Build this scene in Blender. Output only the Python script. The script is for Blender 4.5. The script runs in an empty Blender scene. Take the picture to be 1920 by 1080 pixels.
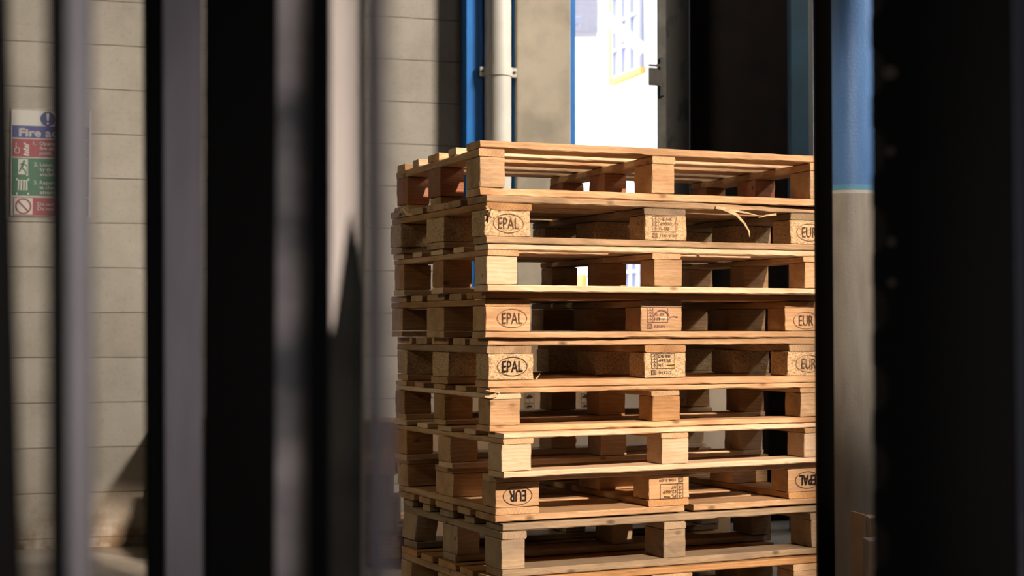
import bpy, bmesh, math, random
from mathutils import Vector, Matrix, noise

C = bpy.context.scene.collection
R = math.radians
CAMZ = 1.035          # eye height of the photographer
F = 2960.0            # focal length in pixels of a 1920 wide frame
HOR = 614.0           # row of the horizon

# ---------------------------------------------------------------- materials
def new_mat(name):
    m = bpy.data.materials.new(name); m.use_nodes = True
    nt = m.node_tree
    return m, nt, nt.nodes['Principled BSDF']

def N(nt, typ, **kw):
    n = nt.nodes.new(typ)
    for k, v in kw.items(): setattr(n, k, v)
    return n

def ramp(nt, stops):
    r = N(nt, 'ShaderNodeValToRGB')
    els = r.color_ramp.elements
    while len(els) < len(stops): els.new(0.5)
    for e, (p, c) in zip(els, stops):
        e.position = p; e.color = (*c, 1)
    return r

def mixrgb(nt, typ, fac, a, b):
    m = N(nt, 'ShaderNodeMix', data_type='RGBA', blend_type=typ)
    L = nt.links
    def put(s, v):
        if isinstance(v, (int, float)): s.default_value = v
        elif isinstance(v, tuple): s.default_value = (*v, 1) if len(v) == 3 else v
        else: L.new(v, s)
    put(m.inputs[0], fac); put(m.inputs[6], a); put(m.inputs[7], b)
    return m.outputs[2]

def rand_coord(nt, scale):
    """Object coordinates shifted by the object's own random number, then scaled."""
    tc = N(nt, 'ShaderNodeTexCoord'); oi = N(nt, 'ShaderNodeObjectInfo')
    mul = N(nt, 'ShaderNodeVectorMath', operation='MULTIPLY')
    comb = N(nt, 'ShaderNodeCombineXYZ')
    for i in range(3): nt.links.new(oi.outputs['Random'], comb.inputs[i])
    nt.links.new(comb.outputs[0], mul.inputs[0]); mul.inputs[1].default_value = (17.3, 0.33, 0.21)
    add = N(nt, 'ShaderNodeVectorMath', operation='ADD')
    nt.links.new(tc.outputs['Object'], add.inputs[0]); nt.links.new(mul.outputs[0], add.inputs[1])
    mp = N(nt, 'ShaderNodeMapping'); mp.inputs['Scale'].default_value = scale
    nt.links.new(add.outputs[0], mp.inputs['Vector'])
    return add.outputs[0], mp.outputs[0], oi.outputs['Random']

def wood(name, base, dark, stain, stain_amt=0.5, rough=0.75, vary=0.22):
    m, nt, b = new_mat(name); L = nt.links
    raw, v, rnd = rand_coord(nt, (0.55, 1.0, 1.0))
    wv = N(nt, 'ShaderNodeTexWave', wave_type='RINGS', rings_direction='X', wave_profile='SAW')
    wv.inputs['Scale'].default_value = 34; wv.inputs['Distortion'].default_value = 5.5
    wv.inputs['Detail'].default_value = 2.5; wv.inputs['Detail Scale'].default_value = 0.7
    L.new(v, wv.inputs['Vector'])
    mp2 = N(nt, 'ShaderNodeMapping'); mp2.inputs['Scale'].default_value = (9, 160, 160)
    L.new(raw, mp2.inputs['Vector'])
    fine = N(nt, 'ShaderNodeTexNoise'); fine.inputs['Scale'].default_value = 1; fine.inputs['Detail'].default_value = 5
    L.new(mp2.outputs[0], fine.inputs['Vector'])
    ringmix = N(nt, 'ShaderNodeMath', operation='MULTIPLY_ADD')
    L.new(wv.outputs['Fac'], ringmix.inputs[0]); ringmix.inputs[1].default_value = 0.45
    sc = N(nt, 'ShaderNodeMath', operation='MULTIPLY'); L.new(fine.outputs['Fac'], sc.inputs[0]); sc.inputs[1].default_value = 0.7
    L.new(sc.outputs[0], ringmix.inputs[2])
    mid = tuple(0.5 * (x + y) for x, y in zip(base, dark))
    cr = ramp(nt, [(0.24, base), (0.52, tuple(0.72 * x + 0.28 * y for x, y in zip(base, dark))), (0.82, tuple(0.4 * x + 0.6 * y for x, y in zip(base, dark)))])
    L.new(ringmix.outputs[0], cr.inputs[0])
    big = N(nt, 'ShaderNodeTexNoise'); big.inputs['Scale'].default_value = 1; big.inputs['Detail'].default_value = 6
    mp3 = N(nt, 'ShaderNodeMapping'); mp3.inputs['Scale'].default_value = (5, 14, 14)
    L.new(raw, mp3.inputs['Vector']); L.new(mp3.outputs[0], big.inputs['Vector'])
    st = ramp(nt, [(0.44, (0, 0, 0)), (0.72, (1, 1, 1))]); L.new(big.outputs['Fac'], st.inputs[0])
    stf = N(nt, 'ShaderNodeMath', operation='MULTIPLY'); L.new(st.outputs[0], stf.inputs[0]); stf.inputs[1].default_value = stain_amt
    col = mixrgb(nt, 'MIX', stf.outputs[0], cr.outputs[0], stain)
    # sparse knots
    vo = N(nt, 'ShaderNodeTexVoronoi'); vo.inputs['Scale'].default_value = 1
    mp4 = N(nt, 'ShaderNodeMapping'); mp4.inputs['Scale'].default_value = (6.5, 13, 13)
    L.new(raw, mp4.inputs['Vector']); L.new(mp4.outputs[0], vo.inputs['Vector'])
    kn = ramp(nt, [(0.0, (1, 1, 1)), (0.07, (0.6, 0.6, 0.6)), (0.13, (0, 0, 0))]); L.new(vo.outputs['Distance'], kn.inputs[0])
    col = mixrgb(nt, 'MIX', kn.outputs[0], col, tuple(0.35 * x for x in dark))
    hs = N(nt, 'ShaderNodeHueSaturation')
    mr = N(nt, 'ShaderNodeMapRange'); L.new(rnd, mr.inputs['Value'])
    mr.inputs['To Min'].default_value = 1 - vary; mr.inputs['To Max'].default_value = 1 + vary * 0.6
    L.new(mr.outputs[0], hs.inputs['Value']); L.new(col, hs.inputs['Color'])
    L.new(hs.outputs[0], b.inputs['Base Color'])
    b.inputs['Roughness'].default_value = rough
    b.inputs['Specular IOR Level'].default_value = 0.25
    bp = N(nt, 'ShaderNodeBump'); bp.inputs['Strength'].default_value = 0.6; bp.inputs['Distance'].default_value = 0.002
    L.new(fine.outputs['Fac'], bp.inputs['Height']); L.new(bp.outputs[0], b.inputs['Normal'])
    return m

def chipboard(name, base, dark, light):
    m, nt, b = new_mat(name); L = nt.links
    raw, v, rnd = rand_coord(nt, (260, 260, 380))
    vo = N(nt, 'ShaderNodeTexVoronoi'); vo.inputs['Scale'].default_value = 1; vo.inputs['Randomness'].default_value = 1
    L.new(v, vo.inputs['Vector'])
    cr = ramp(nt, [(0.1, dark), (0.35, base), (0.75, base), (0.95, light)])
    sep = N(nt, 'ShaderNodeSeparateColor'); L.new(vo.outputs['Color'], sep.inputs[0]); L.new(sep.outputs[0], cr.inputs[0])
    no = N(nt, 'ShaderNodeTexNoise'); no.inputs['Scale'].default_value = 0.28; no.inputs['Detail'].default_value = 8
    L.new(v, no.inputs['Vector'])
    col = mixrgb(nt, 'MULTIPLY', 0.6, cr.outputs[0], (1, 1, 1))
    pit = ramp(nt, [(0.30, (0.55, 0.48, 0.4)), (0.40, (1, 1, 1))]); L.new(no.outputs['Fac'], pit.inputs[0])
    col = mixrgb(nt, 'MULTIPLY', 1.0, col, pit.outputs[0])
    L.new(col, b.inputs['Base Color']); b.inputs['Roughness'].default_value = 0.85
    bp = N(nt, 'ShaderNodeBump'); bp.inputs['Strength'].default_value = 0.6; bp.inputs['Distance'].default_value = 0.003
    L.new(no.outputs['Fac'], bp.inputs['Height']); L.new(bp.outputs[0], b.inputs['Normal'])
    return m

def plain(name, col, rough=0.6, metal=0.0, var=0.0, vscale=20.0, spec=0.5, dark=None, bump=0.0, stretch=(1, 1, 1), lo=0.4, hi=0.65):
    m, nt, b = new_mat(name); L = nt.links
    b.inputs['Roughness'].default_value = rough; b.inputs['Metallic'].default_value = metal
    b.inputs['Specular IOR Level'].default_value = spec
    tc = N(nt, 'ShaderNodeTexCoord'); mp = N(nt, 'ShaderNodeMapping'); mp.inputs['Scale'].default_value = tuple(vscale * s for s in stretch)
    L.new(tc.outputs['Object'], mp.inputs['Vector'])
    no = N(nt, 'ShaderNodeTexNoise'); no.inputs['Scale'].default_value = 1; no.inputs['Detail'].default_value = 6
    L.new(mp.outputs[0], no.inputs['Vector'])
    d = dark if dark else tuple(c * (1 - var) for c in col)
    cr = ramp(nt, [(lo, d), (hi, col)]); L.new(no.outputs['Fac'], cr.inputs[0])
    L.new(cr.outputs[0], b.inputs['Base Color'])
    if bump:
        bp = N(nt, 'ShaderNodeBump'); bp.inputs['Strength'].default_value = bump; bp.inputs['Distance'].default_value = 0.01
        L.new(no.outputs['Fac'], bp.inputs['Height']); L.new(bp.outputs[0], b.inputs['Normal'])
    return m

M = {}
M['pale'] = wood('wood pale fresh', (0.84, 0.62, 0.43), (0.62, 0.375, 0.20), (0.55, 0.30, 0.14), 0.5)
M['peach'] = wood('wood peach', (0.71, 0.455, 0.255), (0.43, 0.23, 0.10), (0.34, 0.17, 0.075), 0.7)
M['orange'] = wood('wood orange', (0.60, 0.33, 0.145), (0.33, 0.15, 0.05), (0.28, 0.135, 0.055), 0.7)
M['tan'] = wood('wood worn tan', (0.62, 0.41, 0.24), (0.35, 0.205, 0.10), (0.24, 0.15, 0.085), 0.8)
M['red'] = wood('wood red brown', (0.44, 0.18, 0.09), (0.24, 0.08, 0.04), (0.45, 0.30, 0.22), 0.5)
M['grey'] = wood('wood weathered grey brown', (0.46, 0.33, 0.21), (0.27, 0.18, 0.10), (0.20, 0.15, 0.11), 0.7)
M['greyend'] = wood('wood grey end grain', (0.33, 0.23, 0.14), (0.20, 0.13, 0.07), (0.16, 0.12, 0.08), 0.7)
M['chip'] = chipboard('pressed chip block', (0.60, 0.395, 0.215), (0.36, 0.21, 0.10), (0.72, 0.53, 0.33))
M['ink'] = plain('stamp ink', (0.045, 0.03, 0.03), 0.9, var=0.3, vscale=300)
M['ink_faint'] = plain('faded stamp ink', (0.17, 0.095, 0.065), 0.9, dark=(0.34, 0.20, 0.12), vscale=160, lo=0.42, hi=0.6)
M['ink_violet'] = plain('violet stamp ink', (0.13, 0.06, 0.10), 0.9, dark=(0.30, 0.15, 0.12), vscale=160)
M['yellow'] = plain('yellow staple', (0.75, 0.50, 0.03), 0.5)
M['staple'] = plain('pale staple', (0.75, 0.70, 0.62), 0.4)
M['splinter'] = plain('splintered wood', (0.72, 0.50, 0.28), 0.8, var=0.35, vscale=60)
M['black'] = plain('black rack paint', (0.0055, 0.005, 0.0045), 0.85, spec=0.04)
M['navy'] = plain('blue black rack paint', (0.012, 0.013, 0.02), 0.55, spec=0.3)
M['lilac'] = plain('grey rack paint', (0.22, 0.19, 0.20), 0.5, var=0.18, vscale=9, stretch=(6, 6, 1))
M['grey_post'] = plain('dull grey rack paint', (0.125, 0.11, 0.107), 0.6, var=0.18, vscale=9, stretch=(6, 6, 1))
M['cream_post'] = plain('cream post paint', (0.80, 0.66, 0.52), 0.6, var=0.1, vscale=4)
M['board_dark'] = plain('dark brown board', (0.10, 0.06, 0.04), 0.8, var=0.5, vscale=9)
M['shade'] = plain('olive black post shade', (0.016, 0.0145, 0.010), 0.85, var=0.5, vscale=14, spec=0.1)  # dark colour painted in for the shade low on the cream post
M['patchy_post'] = plain('patchy grey post paint', (0.20, 0.175, 0.16), 0.75, dark=(0.03, 0.03, 0.031), vscale=4.0, stretch=(1, 1, 1.6), lo=0.42, hi=0.62, spec=0.15)
M['blue'] = plain('blue steel paint', (0.014, 0.20, 0.62), 0.45, var=0.15, vscale=6)
M['teal'] = plain('dark teal steel paint', (0.012, 0.055, 0.085), 0.6, var=0.3, vscale=5)
M['pipe'] = plain('off white pipe', (0.72, 0.66, 0.57), 0.45, var=0.1, vscale=6)
M['concrete_post'] = plain('smooth concrete', (0.54, 0.45, 0.34), 0.9, var=0.3, vscale=5, bump=0.1)
M['door_black'] = plain('black door steel', (0.006, 0.005, 0.0045), 0.85, dark=(0.010, 0.006, 0.005), vscale=8, spec=0.05)
M['door_frame'] = plain('worn door frame', (0.11, 0.09, 0.065), 0.6, var=0.4, vscale=12)
M['door_panel'] = plain('scratched grey panel', (0.062, 0.052, 0.040), 0.8, dark=(0.02, 0.018, 0.015), vscale=14, stretch=(1, 1, 0.4), lo=0.33, hi=0.46)
M['ext_wall'] = plain('white render', (0.90, 0.88, 0.84), 0.9, var=0.03)
M['ext_yellow'] = plain('yellow reveal', (0.85, 0.50, 0.14), 0.8)
M['ext_blue'] = plain('blue glazing bar', (0.50, 0.52, 0.74), 0.6)
M['ext_lilac'] = plain('lilac cladding', (0.42, 0.41, 0.52), 0.7, var=0.06)
M['ext_glass'] = plain('bright pane', (0.80, 0.79, 0.80), 0.2)
M['card'] = plain('cardboard', (0.72, 0.48, 0.30), 0.85, var=0.15, vscale=8)
M['card_dark'] = plain('dark cardboard', (0.40, 0.30, 0.235), 0.85, var=0.2, vscale=8)
M['card_pale'] = plain('pale cardboard', (0.84, 0.68, 0.52), 0.85, var=0.1, vscale=8)
M['tape'] = plain('clear tape', (0.62, 0.50, 0.36), 0.25)
M['red_ink'] = plain('red print', (0.55, 0.04, 0.05), 0.8)
M['green_ink'] = plain('green print', (0.06, 0.22, 0.08), 0.8)
M['sign_white'] = plain('sign white', (0.66, 0.60, 0.52), 0.4)
M['sign_blue'] = plain('sign blue', (0.018, 0.022, 0.20), 0.4)
M['sign_red'] = plain('sign red', (0.32, 0.012, 0.022), 0.4)
M['sign_green'] = plain('sign green', (0.006, 0.125, 0.04), 0.4)
M['steel'] = plain('dull steel', (0.065, 0.05, 0.033), 0.5, metal=0.3, var=0.3)
M['ceiling'] = plain('roof sheet', (0.10, 0.095, 0.09), 0.9)
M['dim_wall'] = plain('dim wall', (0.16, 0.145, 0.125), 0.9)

def floor_mat():
    m, nt, b = new_mat('worn concrete floor'); L = nt.links
    tc = N(nt, 'ShaderNodeTexCoord')
    no = N(nt, 'ShaderNodeTexNoise'); no.inputs['Scale'].default_value = 2.2; no.inputs['Detail'].default_value = 9
    L.new(tc.outputs['Object'], no.inputs['Vector'])
    cr = ramp(nt, [(0.35, (0.20, 0.165, 0.13)), (0.65, (0.32, 0.275, 0.23))]); L.new(no.outputs['Fac'], cr.inputs[0])
    L.new(cr.outputs[0], b.inputs['Base Color']); b.inputs['Roughness'].default_value = 0.55
    return m
M['floor'] = floor_mat()

def wall_mat():
    """Concrete blocks in 212 mm courses with thin dirty joints; the mesh is modelled so that z is height."""
    m, nt, b = new_mat('concrete block wall'); L = nt.links
    tc = N(nt, 'ShaderNodeTexCoord'); sep = N(nt, 'ShaderNodeSeparateXYZ'); L.new(tc.outputs['Object'], sep.inputs[0])
    wob = N(nt, 'ShaderNodeTexNoise'); wob.inputs['Scale'].default_value = 3.0; wob.inputs['Detail'].default_value = 5
    L.new(tc.outputs['Object'], wob.inputs['Vector'])
    def math_(op, a, bb=None, c=None):
        n = N(nt, 'ShaderNodeMath', operation=op)
        for i, x in enumerate((a, bb, c)):
            if x is None: continue
            if isinstance(x, (int, float)): n.inputs[i].default_value = x
            else: L.new(x, n.inputs[i])
        return n.outputs[0]
    z = math_('ADD', sep.outputs[2], -0.049)
    z = math_('MULTIPLY_ADD', wob.outputs['Fac'], 0.008, z)
    fr = math_('FRACT', math_('DIVIDE', z, 0.212))
    d = math_('ABSOLUTE', math_('SUBTRACT', fr, 0.5))            # 0.5 at a joint
    wid = N(nt, 'ShaderNodeTexNoise'); wid.inputs['Scale'].default_value = 7; wid.inputs['Detail'].default_value = 4
    L.new(tc.outputs['Object'], wid.inputs['Vector'])
    thr = math_('MULTIPLY_ADD', wid.outputs['Fac'], -0.022, 0.4955)
    joint = N(nt, 'ShaderNodeMapRange'); L.new(d, joint.inputs['Value'])
    L.new(thr, joint.inputs['From Min']); joint.inputs['From Max'].default_value = 0.5
    no = N(nt, 'ShaderNodeTexNoise'); no.inputs['Scale'].default_value = 2.0; no.inputs['Detail'].default_value = 10; no.inputs['Roughness'].default_value = 0.65
    L.new(tc.outputs['Object'], no.inputs['Vector'])
    cr = ramp(nt, [(0.30, (0.37, 0.32, 0.26)), (0.5, (0.47, 0.41, 0.34)), (0.7, (0.55, 0.48, 0.41))]); L.new(no.outputs['Fac'], cr.inputs[0])
    sp = N(nt, 'ShaderNodeTexNoise'); sp.inputs['Scale'].default_value = 60; sp.inputs['Detail'].default_value = 4
    L.new(tc.outputs['Object'], sp.inputs['Vector'])
    spr = ramp(nt, [(0.25, (0.86, 0.85, 0.83)), (0.45, (1, 1, 1))]); L.new(sp.outputs['Fac'], spr.inputs[0])
    col = mixrgb(nt, 'MULTIPLY', 1.0, cr.outputs[0], spr.outputs[0])
    # every course a slightly different cast
    cell = N(nt, 'ShaderNodeTexWhiteNoise', noise_dimensions='1D')
    L.new(math_('FLOOR', math_('DIVIDE', z, 0.212)), cell.inputs['W'])
    cv = ramp(nt, [(0.0, (0.88, 0.88, 0.86)), (1.0, (1.0, 1.0, 1.0))]); L.new(cell.outputs['Value'], cv.inputs[0])
    col = mixrgb(nt, 'MULTIPLY', 1.0, col, cv.outputs[0])
    col = mixrgb(nt, 'MIX', joint.outputs[0], col, (0.10, 0.075, 0.05))
    # scuffed dirt near the floor
    hz = N(nt, 'ShaderNodeMapRange'); L.new(sep.outputs[2], hz.inputs['Value'])
    hz.inputs['From Min'].default_value = 0.30; hz.inputs['From Max'].default_value = 0.0
    dn = N(nt, 'ShaderNodeTexNoise'); dn.inputs['Scale'].default_value = 9; dn.inputs['Detail'].default_value = 6
    L.new(tc.outputs['Object'], dn.inputs['Vector'])
    dr = ramp(nt, [(0.4, (0, 0, 0)), (0.62, (1, 1, 1))]); L.new(dn.outputs['Fac'], dr.inputs[0])
    col = mixrgb(nt, 'MIX', math_('MULTIPLY', hz.outputs[0], dr.outputs[0]), col, (0.17, 0.11, 0.065))
    L.new(col, b.inputs['Base Color']); b.inputs['Roughness'].default_value = 0.9; b.inputs['Specular IOR Level'].default_value = 0.2
    bp = N(nt, 'ShaderNodeBump'); bp.inputs['Strength'].default_value = 0.5; bp.inputs['Distance'].default_value = 0.006; bp.invert = True
    L.new(joint.outputs[0], bp.inputs['Height']); L.new(bp.outputs[0], b.inputs['Normal'])
    return m
M['blockwall'] = wall_mat()

def two_tone_column():
    """Blue above 1.50 m, pale blue band, cream and scuffed below: paint that stays where it is."""
    m, nt, b = new_mat('blue over cream column paint'); L = nt.links
    tc = N(nt, 'ShaderNodeTexCoord'); sep = N(nt, 'ShaderNodeSeparateXYZ'); L.new(tc.outputs['Object'], sep.inputs[0])
    no = N(nt, 'ShaderNodeTexNoise'); no.inputs['Scale'].default_value = 1; no.inputs['Detail'].default_value = 7
    mp = N(nt, 'ShaderNodeMapping'); mp.inputs['Scale'].default_value = (30, 30, 5); L.new(tc.outputs['Object'], mp.inputs['Vector']); L.new(mp.outputs[0], no.inputs['Vector'])
    cream = ramp(nt, [(0.3, (0.42, 0.36, 0.29)), (0.7, (0.54, 0.475, 0.39))]); L.new(no.outputs['Fac'], cream.inputs[0])
    nb = N(nt, 'ShaderNodeTexNoise'); nb.inputs['Scale'].default_value = 40; nb.inputs['Detail'].default_value = 4; L.new(tc.outputs['Object'], nb.inputs['Vector'])
    chips = ramp(nt, [(0.72, (0, 0, 0)), (0.75, (1, 1, 1))]); L.new(nb.outputs['Fac'], chips.inputs[0])
    creamc = mixrgb(nt, 'MIX', chips.outputs[0], cream.outputs[0], (0.75, 0.68, 0.58))
    bl = ramp(nt, [(0.3, (0.11, 0.25, 0.55)), (0.7, (0.14, 0.30, 0.62))]); L.new(no.outputs['Fac'], bl.inputs[0])
    def gt(v):
        n = N(nt, 'ShaderNodeMath', operation='GREATER_THAN'); L.new(sep.outputs[2], n.inputs[0]); n.inputs[1].default_value = v
        return n.outputs[0]
    col = mixrgb(nt, 'MIX', gt(BAND0), creamc, (0.74, 0.66, 0.56))
    col = mixrgb(nt, 'MIX', gt(BAND1), col, (0.16, 0.42, 0.60))
    col = mixrgb(nt, 'MIX', gt(BAND2), col, bl.outputs[0])
    L.new(col, b.inputs['Base Color']); b.inputs['Roughness'].default_value = 0.42
    bp = N(nt, 'ShaderNodeBump'); bp.inputs['Strength'].default_value = 0.25; bp.inputs['Distance'].default_value = 0.004
    nf = N(nt, 'ShaderNodeTexNoise'); nf.inputs['Scale'].default_value = 90; L.new(tc.outputs['Object'], nf.inputs['Vector'])
    L.new(nf.outputs['Fac'], bp.inputs['Height']); L.new(bp.outputs[0], b.inputs['Normal'])
    return m
CY = 5.9                                    # depth of the round column
def zat(py, Y): return CAMZ + Y * (HOR - py) / F
def xat(px, Y): return (px - 960) / F * Y
BAND2 = zat(351, CY); BAND1 = zat(361, CY); BAND0 = zat(367, CY)
M['column'] = two_tone_column()

def film_mat():
    m, nt, b = new_mat('clear plastic cover')
    b.inputs['Base Color'].default_value = (0.85, 0.84, 0.84, 1); b.inputs['Roughness'].default_value = 0.35
    b.inputs['Alpha'].default_value = 0.07; b.inputs['Specular IOR Level'].default_value = 0.2
    return m
M['film'] = film_mat()

# ---------------------------------------------------------------- object helpers
def link(name, me, mat=None, parent=None, loc=(0, 0, 0), rot=(0, 0, 0)):
    o = bpy.data.objects.new(name, me); C.objects.link(o)
    if mat is not None:
        if len(o.data.materials) == 0: o.data.materials.append(mat)
    o.location = loc; o.rotation_euler = rot
    if parent is not None: o.parent = parent
    return o

def thing(name, label, cat, loc=(0, 0, 0), rotz=0.0, group=None):
    o = bpy.data.objects.new(name, None); C.objects.link(o)
    o.empty_display_size = 0.05
    o.location = loc; o.rotation_euler = (0, 0, rotz)
    return tag(o, label, cat, group)

def tag(o, label, cat, group=None):
    o['label'] = label; o['category'] = cat
    if group: o['group'] = group
    return o

def struct(o):
    o['kind'] = 'structure'; return o

def bm_mesh(bm, name='m', smooth=False):
    bmesh.ops.recalc_face_normals(bm, faces=bm.faces)
    me = bpy.data.meshes.new(name); bm.to_mesh(me); bm.free()
    if smooth:
        for p in me.polygons: p.use_smooth = True
    return me

def bm_box(bm, x0, x1, y0, y1, z0, z1, bev=0.0):
    r = bmesh.ops.create_cube(bm, size=1.0)
    vs = r['verts']
    for v in vs:
        v.co = Vector((x0 + (v.co.x + .5) * (x1 - x0), y0 + (v.co.y + .5) * (y1 - y0), z0 + (v.co.z + .5) * (z1 - z0)))
    if bev:
        es = list({e for v in vs for e in v.link_edges})
        bmesh.ops.bevel(bm, geom=es, offset=bev, segments=2, affect='EDGES', profile=0.6)

def box(name, x0, x1, y0, y1, z0, z1, mat, parent=None, bev=0.0, loc=(0, 0, 0), rot=(0, 0, 0)):
    bm = bmesh.new(); bm_box(bm, x0, x1, y0, y1, z0, z1, bev)
    return link(name, bm_mesh(bm), mat, parent, loc, rot)

def bm_cyl(bm, p, q, r, seg=24, r2=None):
    p, q = Vector(p), Vector(q); d = q - p
    res = bmesh.ops.create_cone(bm, cap_ends=True, segments=seg, radius1=r, radius2=r if r2 is None else r2, depth=d.length)
    rot = Vector((0, 0, 1)).rotation_difference(d.normalized()).to_matrix().to_4x4()
    bmesh.ops.transform(bm, matrix=Matrix.Translation((p + q) / 2) @ rot, verts=res['verts'])

def smooth_sides(o, ang=40):
    for p in o.data.polygons: p.use_smooth = True
    try:
        o.data.set_sharp_from_angle(angle=R(ang))
    except Exception: pass

# ---------- flat print: polygons and lettering in an x-z plane that faces -y
_font_cache = {}
def glyphs(s, size):
    key = (s, size)
    if key in _font_cache: return _font_cache[key]
    cu = bpy.data.curves.new('lettering', 'FONT'); cu.body = s; cu.size = size; cu.resolution_u = 3
    ob = bpy.data.objects.new('lettering', cu); C.objects.link(ob)
    dg = bpy.context.evaluated_depsgraph_get(); dg.update()
    me = bpy.data.meshes.new_from_object(ob.evaluated_get(dg))
    vs = [tuple(v.co) for v in me.vertices]; fs = [tuple(p.vertices) for p in me.polygons]
    bpy.data.objects.remove(ob); bpy.data.curves.remove(cu); bpy.data.meshes.remove(me)
    _font_cache[key] = (vs, fs)
    return vs, fs

class Flat:
    def __init__(s, y=0.0): s.v = []; s.f = []; s.y = y
    def add(s, pts, faces, y=None):
        n = len(s.v); yy = s.y if y is None else y
        s.v += [(x, yy, z) for x, z in pts]; s.f += [tuple(i + n for i in f) for f in faces]
    def poly(s, pts, y=None): s.add(pts, [tuple(range(len(pts)))], y)
    def rect(s, x0, x1, z0, z1, y=None): s.poly([(x0, z0), (x1, z0), (x1, z1), (x0, z1)], y)
    def line(s, a, b, w, y=None):
        a, b = Vector(a), Vector(b); d = (b - a).normalized(); n = Vector((-d.y, d.x)) * w / 2
        s.poly([tuple(a - n), tuple(b - n), tuple(b + n), tuple(a + n)], y)
    def frame(s, x0, x1, z0, z1, w):
        s.rect(x0, x1, z0, z0 + w); s.rect(x0, x1, z1 - w, z1); s.rect(x0, x0 + w, z0 + w, z1 - w); s.rect(x1 - w, x1, z0 + w, z1 - w)
    def ring(s, cx, cz, rx, rz, w, a0=0, a1=360, n=48, y=None):
        ps = []; fs = []
        for i in range(n + 1):
            a = R(a0 + (a1 - a0) * i / n)
            ps += [(cx + rx * math.cos(a), cz + rz * math.sin(a)), (cx + (rx - w) * math.cos(a), cz + (rz - w) * math.sin(a))]
        for i in range(n): fs.append((2 * i, 2 * i + 2, 2 * i + 3, 2 * i + 1))
        s.add(ps, fs, y)
    def disc(s, cx, cz, r, n=28, y=None, a0=0, a1=360):
        s.poly([(cx + r * math.cos(R(a0 + (a1 - a0) * i / n)), cz + r * math.sin(R(a0 + (a1 - a0) * i / n))) for i in range(n if a1 - a0 == 360 else n + 1)], y)
    def text(s, t, x, z, h, sx=1.0, width=None, bold=0.0, y=None, vertical=False):
        """t with its lower left corner at x, z and cap height h; width squeezes or stretches it to fit"""
        vs, fs = glyphs(t, 1.0)
        if not vs: return
        x0 = min(v[0] for v in vs); x1 = max(v[0] for v in vs)
        k = h / 0.69
        kx = (width / (x1 - x0)) if width else k * sx
        offs = [(0, 0)] if not bold else [(-bold, 0), (bold, 0), (0, bold), (0, -bold)]
        for ox, oz in offs:
            if vertical: s.add([(x - v[1] * k + oz, z + (v[0] - x0) * kx + ox) for v in vs], fs, y)
            else: s.add([(x + (v[0] - x0) * kx + ox, z + v[1] * k + oz) for v in vs], fs, y)
    def build(s, name, mat, parent, loc=(0, 0, 0), rot=(0, 0, 0), spin=False):
        me = bpy.data.meshes.new(name)
        vs = [(-x, y, -z) for x, y, z in s.v] if spin else s.v
        me.from_pydata(vs, [], s.f); me.update()
        bm = bmesh.new(); bm.from_mesh(me)
        for f in bm.faces:
            f.normal_update()
            if f.normal.y > 0: f.normal_flip()
        bm.to_mesh(me); bm.free()
        return link(name, me, mat, parent, loc, rot)

# ---------------------------------------------------------------- timber
def board_mesh(L, w, t, seed, rough=0.0009, chips=0, warp=0.0015, ch=0.0025, chip_size=0.008):
    """A sawn board along x: chamfered section, slightly warped, with rough arrises and a few broken chips."""
    rnd = random.Random(seed)
    n = max(5, int(L / 0.03))
    sec = [(-w/2 + ch, -t/2), (w/2 - ch, -t/2), (w/2, -t/2 + ch), (w/2, t/2 - ch), (w/2 - ch, t/2), (-w/2 + ch, t/2), (-w/2, t/2 - ch), (-w/2, -t/2 + ch)]
    ph = [rnd.uniform(0, 6.28) for _ in range(4)]
    ev = [[0.0] * (n + 1) for _ in range(4)]                      # chip depth per arris
    for _ in range(chips):
        k = rnd.choice((0, 0, 1, 1, 2, 3)); c = rnd.randint(0, n); wd = rnd.randint(1, 3); dp = rnd.uniform(0.3, 1) * chip_size
        for i in range(max(0, c - wd), min(n, c + wd) + 1): ev[k][i] = max(ev[k][i], dp * rnd.uniform(0.3, 1))
    arris = {7: 0, 0: 0, 6: 1, 5: 1, 1: 2, 2: 2, 3: 3, 4: 3}      # 0 front low, 1 front high, 2 back low, 3 back high
    verts, faces = [], []
    for i in range(n + 1):
        u = i / n; x = -L/2 + L * u
        wy = warp * math.sin(ph[0] + 3.0 * u) + 0.5 * warp * math.sin(ph[1] + 9 * u)
        for k, (y, z) in enumerate(sec):
            c = ev[arris[k]][i]
            yy = y * (1 - 2 * c / w * (1 if k in (0, 5, 1, 4) else 0.25)); zz = z * (1 - 2 * c / t * (0.45 if k in (7, 6, 2, 3) else 0.1))
            if k in (0, 7): zz = max(-t/2, zz)
            verts.append((x + (rnd.uniform(-1, 1) * rough if i in (0, n) else 0), yy + wy + rnd.uniform(-1, 1) * rough, zz + rnd.uniform(-1, 1) * rough * 0.5))
    for i in range(n):
        for k in range(8):
            a, b = i * 8 + k, i * 8 + (k + 1) % 8
            faces.append((a, b, b + 8, a + 8))
    faces.append(tuple(range(7, -1, -1))); faces.append(tuple(n * 8 + k for k in range(8)))
    me = bpy.data.meshes.new('board'); me.from_pydata(verts, [], faces); me.update()
    bm = bmesh.new(); bm.from_mesh(me); bmesh.ops.recalc_face_normals(bm, faces=bm.faces); bm.to_mesh(me); bm.free()
    return me

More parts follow.
